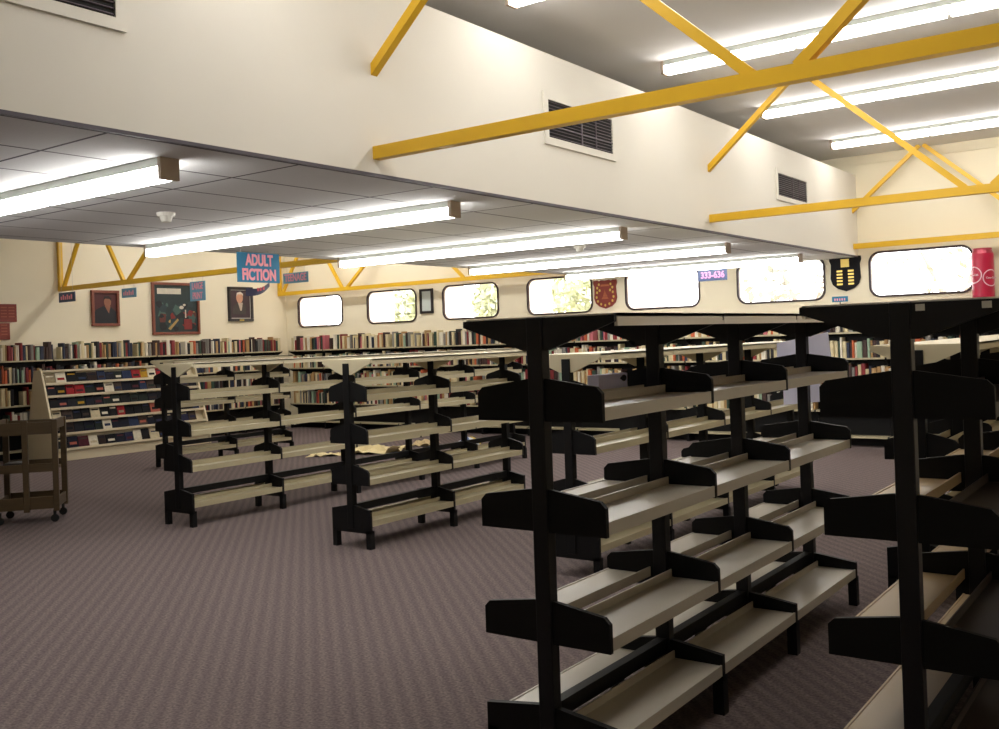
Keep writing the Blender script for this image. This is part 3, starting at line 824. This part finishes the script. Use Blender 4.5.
can_ring(-0.75, 0.30, 0.10, 'logo_ring'); can_ring(0.95, 0.26, 0.10, 'logo_ring')
for ac, zc in ((-0.75, 0.30), (0.95, 0.26)):
    o = text_mesh('Coca-Cola', 0.034, PINKW, t, (0.1207 * math.sin(ac), -0.12075 * math.cos(ac), zc), (math.pi / 2, 0, ac), 0.004)

# ------------------------------------------------------------------ hanging signs
ROT_X = (math.pi / 2, 0, math.pi / 2)      # lettering read by someone looking towards -X
ROT_Y = (math.pi / 2, 0, 0)                # lettering read by someone looking towards +Y
CORD = mat('nylon_cord', '#b0b0b0', 0.5)
t = thing('hanging_sign', 'bright blue ADULT FICTION sign hanging from the lowered ceiling', 'sign', (-7.0, 5.955, 2.107))
MB().box(-0.006, 0.006, -0.243, 0.243, 0, 0.27).build('board', SIGNB, t)
c = MB()
for y in (-0.2, 0.2): c.cyl((0, y, 0.27), (0, y, SZ0 - 0.012 - 2.107), 0.0025, n=6)
c.build('cord', CORD, t)
text_mesh('ADULT', 0.138, PINK, t, (0.0075, 0.005, 0.198), ROT_X, 0.003, 1.0, 0.70, 0.006)
text_mesh('FICTION', 0.138, PINK, t, (0.0075, 0.0, 0.066), ROT_X, 0.003, 1.0, 0.74, 0.006)
t = thing('hanging_sign', 'dark navy curved pennant sign hanging just below the blue ADULT FICTION sign', 'sign', (-7.06, 5.99, 1.985))
V = []; N = 10
for i in range(N + 1):
    u = i / N
    y = -0.14 + 0.28 * u; zc = 0.0 + 0.095 * u - 0.03 * math.sin(math.pi * u); hh = 0.075 - 0.035 * u
    x = 0.03 * math.sin(math.pi * u)
    V += [(x, y, zc), (x, y, zc + hh)]
pen = MB().add(V, [(2 * i, 2 * i + 2, 2 * i + 3, 2 * i + 1) for i in range(N)])
po = pen.build('banner', SIGND, t)
so = po.modifiers.new('solid', 'SOLIDIFY'); so.thickness = 0.004
b = MB()
for k, (y, z) in enumerate(((-0.04, 0.045), (-0.01, 0.05), (0.025, 0.06))):
    b.box(0.036, 0.038, y, y + 0.02, z, z + 0.03)
b.build('lettering', REDL, t)
MB().cyl((0.01, 0.12, 0.115), (0.01, 0.12, SZ0 - 0.012 - 1.985), 0.002, n=6).build('cord', CORD, t)

def sign_y(x0, x1, Y, z0, z1, zhang, body, board, label, size, sx=0.8, lm=None):
    xc = (x0 + x1) / 2
    t = thing('hanging_sign', label, 'sign', (xc, Y, z0))
    w = (x1 - x0) / 2
    MB().box(-w, w, -0.005, 0.005, 0, z1 - z0).build('board', board, t)
    c = MB()
    for x in (-w * 0.7, w * 0.7): c.cyl((x, 0, z1 - z0), (x, 0, zhang - z0), 0.002, n=6)
    c.build('cord', CORD, t)
    if body:
        lines = body.split('\n')
        for i, ln in enumerate(lines):
            zz = (z1 - z0) * (1 - (i + 0.5) / len(lines))
            text_mesh(ln, size, lm or PINK, t, (0, -0.0065, zz), ROT_Y, 0.002, 1.0, sx, 0.003)
    else:
        s = MB(); n = 6
        for i in range(n):
            x = -w * 0.75 + i * w * 1.5 / n
            s.box(x, x + w * 0.16, -0.008, -0.0052, (z1 - z0) * 0.25, (z1 - z0) * (0.75 if i % 2 else 0.6))
        s.build('lettering', PINK, t)
    return t
YS = 8.27
sign_y(-9.265, -8.825, YS, 2.297, 2.424, 2.497, 'TEENAGE', SIGNG, 'small grey-blue TEENAGE sign right of the ADULT FICTION sign', 0.125, 0.72)
sign_y(-11.12, -10.80, YS, 2.178, 2.437, 2.497, 'LARGE\nPRINT', SIGNG, 'small blue LARGE PRINT sign in front of the large dark painting', 0.125, 0.62)
sign_y(-14.07, -13.63, 8.10, 2.309, 2.455, ZC, None, mat('sign_slate', '#4a5a78', 0.6), 'dark blue sign hanging below the left end of the middle truss', 0.1)
sign_y(-12.70, -12.35, YS, 2.307, 2.44, 2.497, None, SIGNG, 'small grey-blue sign at the upper right of the dark-suited portrait', 0.1)
sign_y(-5.31, -4.92, 11.75, 2.17, 2.315, SZ0 - 0.012, '333-636', mat('sign_mid_blue', '#1c2c4c', 0.6), 'dark blue number sign hanging in front of the far windows', 0.115, 0.85, mat('letter_mauve', '#a0648c', 0.6))
t = thing('shelf_sign', 'little teal sign standing on the far shelves below the black shield', 'sign', (-3.78, YW - 0.238, LEV[0] + 0.0005))
MB().box(-0.10, 0.10, -0.002, 0.002, 0.385, 0.455).build('board', SIGNB, t)
MB().box(-0.006, 0.006, -0.002, 0.004, 0.006, 0.386).box(-0.03, 0.03, -0.001, 0.004, 0.0, 0.006).build('stand', BLACK, t)
b = MB()
for k in range(5): b.box(-0.07 + k * 0.03, -0.055 + k * 0.03, -0.0035, -0.0022, 0.40, 0.43)
b.build('lettering', PINK, t)

# ------------------------------------------------------------------ papers on the carpet
def crumple(x, y, w, d, rot, m_, label, seed, hmax=0.05):
    r = random.Random(seed); b = MB(); n, k = 8, 6
    V = []
    for i in range(n + 1):
        for j in range(k + 1):
            u, v = i / n - 0.5, j / k - 0.5
            V.append((u * w * (1 + 0.15 * r.uniform(-1, 1)), v * d * (1 + 0.15 * r.uniform(-1, 1)), 0.003 + r.random() ** 2 * hmax))
    F = [(i * (k + 1) + j, (i + 1) * (k + 1) + j, (i + 1) * (k + 1) + j + 1, i * (k + 1) + j + 1) for i in range(n) for j in range(k)]
    o = b.add(V, F).build('paper_sheet', m_, None, (x, y, 0.001), rot)
    so = o.modifiers.new('solid', 'SOLIDIFY'); so.thickness = 0.003; so.offset = 1
    tag(o, label, 'paper')
crumple(-9.5, 10.05, 0.75, 0.6, 0.5, CREAM, 'largest crumpled yellowish paper on the carpet behind the two-bay low row', 1, 0.12)
crumple(-9.9, 9.5, 0.45, 0.3, 0.6, CREAM, 'small pale paper on the carpet left of the largest crumpled one', 2, 0.04)
crumple(-9.35, 10.95, 0.35, 0.3, 0.4, mat('pale_tan_paper', '#cdb88c', 0.7), 'tan paper scrap on the carpet right of the largest crumpled one', 3, 0.08)
t = thing('plastic_bag', 'small blue, white and yellow bag on the carpet near the far shelves', 'bag', (-8.7, 11.15, 0))
b = MB(); N = 9
r = random.Random(9)
V = [(0, 0, 0.13)]
for ring_i, (rad, z) in enumerate(((0.08, 0.12), (0.16, 0.07), (0.2, 0.0))):
    for i in range(N):
        a = 2 * math.pi * i / N
        q = rad * r.uniform(0.8, 1.2)
        V.append((q * math.cos(a), q * math.sin(a), z * r.uniform(0.85, 1.1)))
F = [(0, 1 + i, 1 + (i + 1) % N) for i in range(N)]
mi = []
for q in range(2):
    for i in range(N):
        F.append((1 + q * N + i, 1 + (q + 1) * N + i, 1 + (q + 1) * N + (i + 1) % N, 1 + q * N + (i + 1) % N))
b.add(V, F)
b.mi = [0 if i % 9 in (0, 1, 2) else (1 if i % 9 in (3, 4, 5, 8) else 2) for i in range(len(F))]
b.build('bag_body', [mat('bag_yellow', '#d0b440', 0.5), mat('bag_white', '#c8d0dc', 0.5), mat('bag_blue', '#4060a0', 0.5)], t)
print('individual books', counts[0])
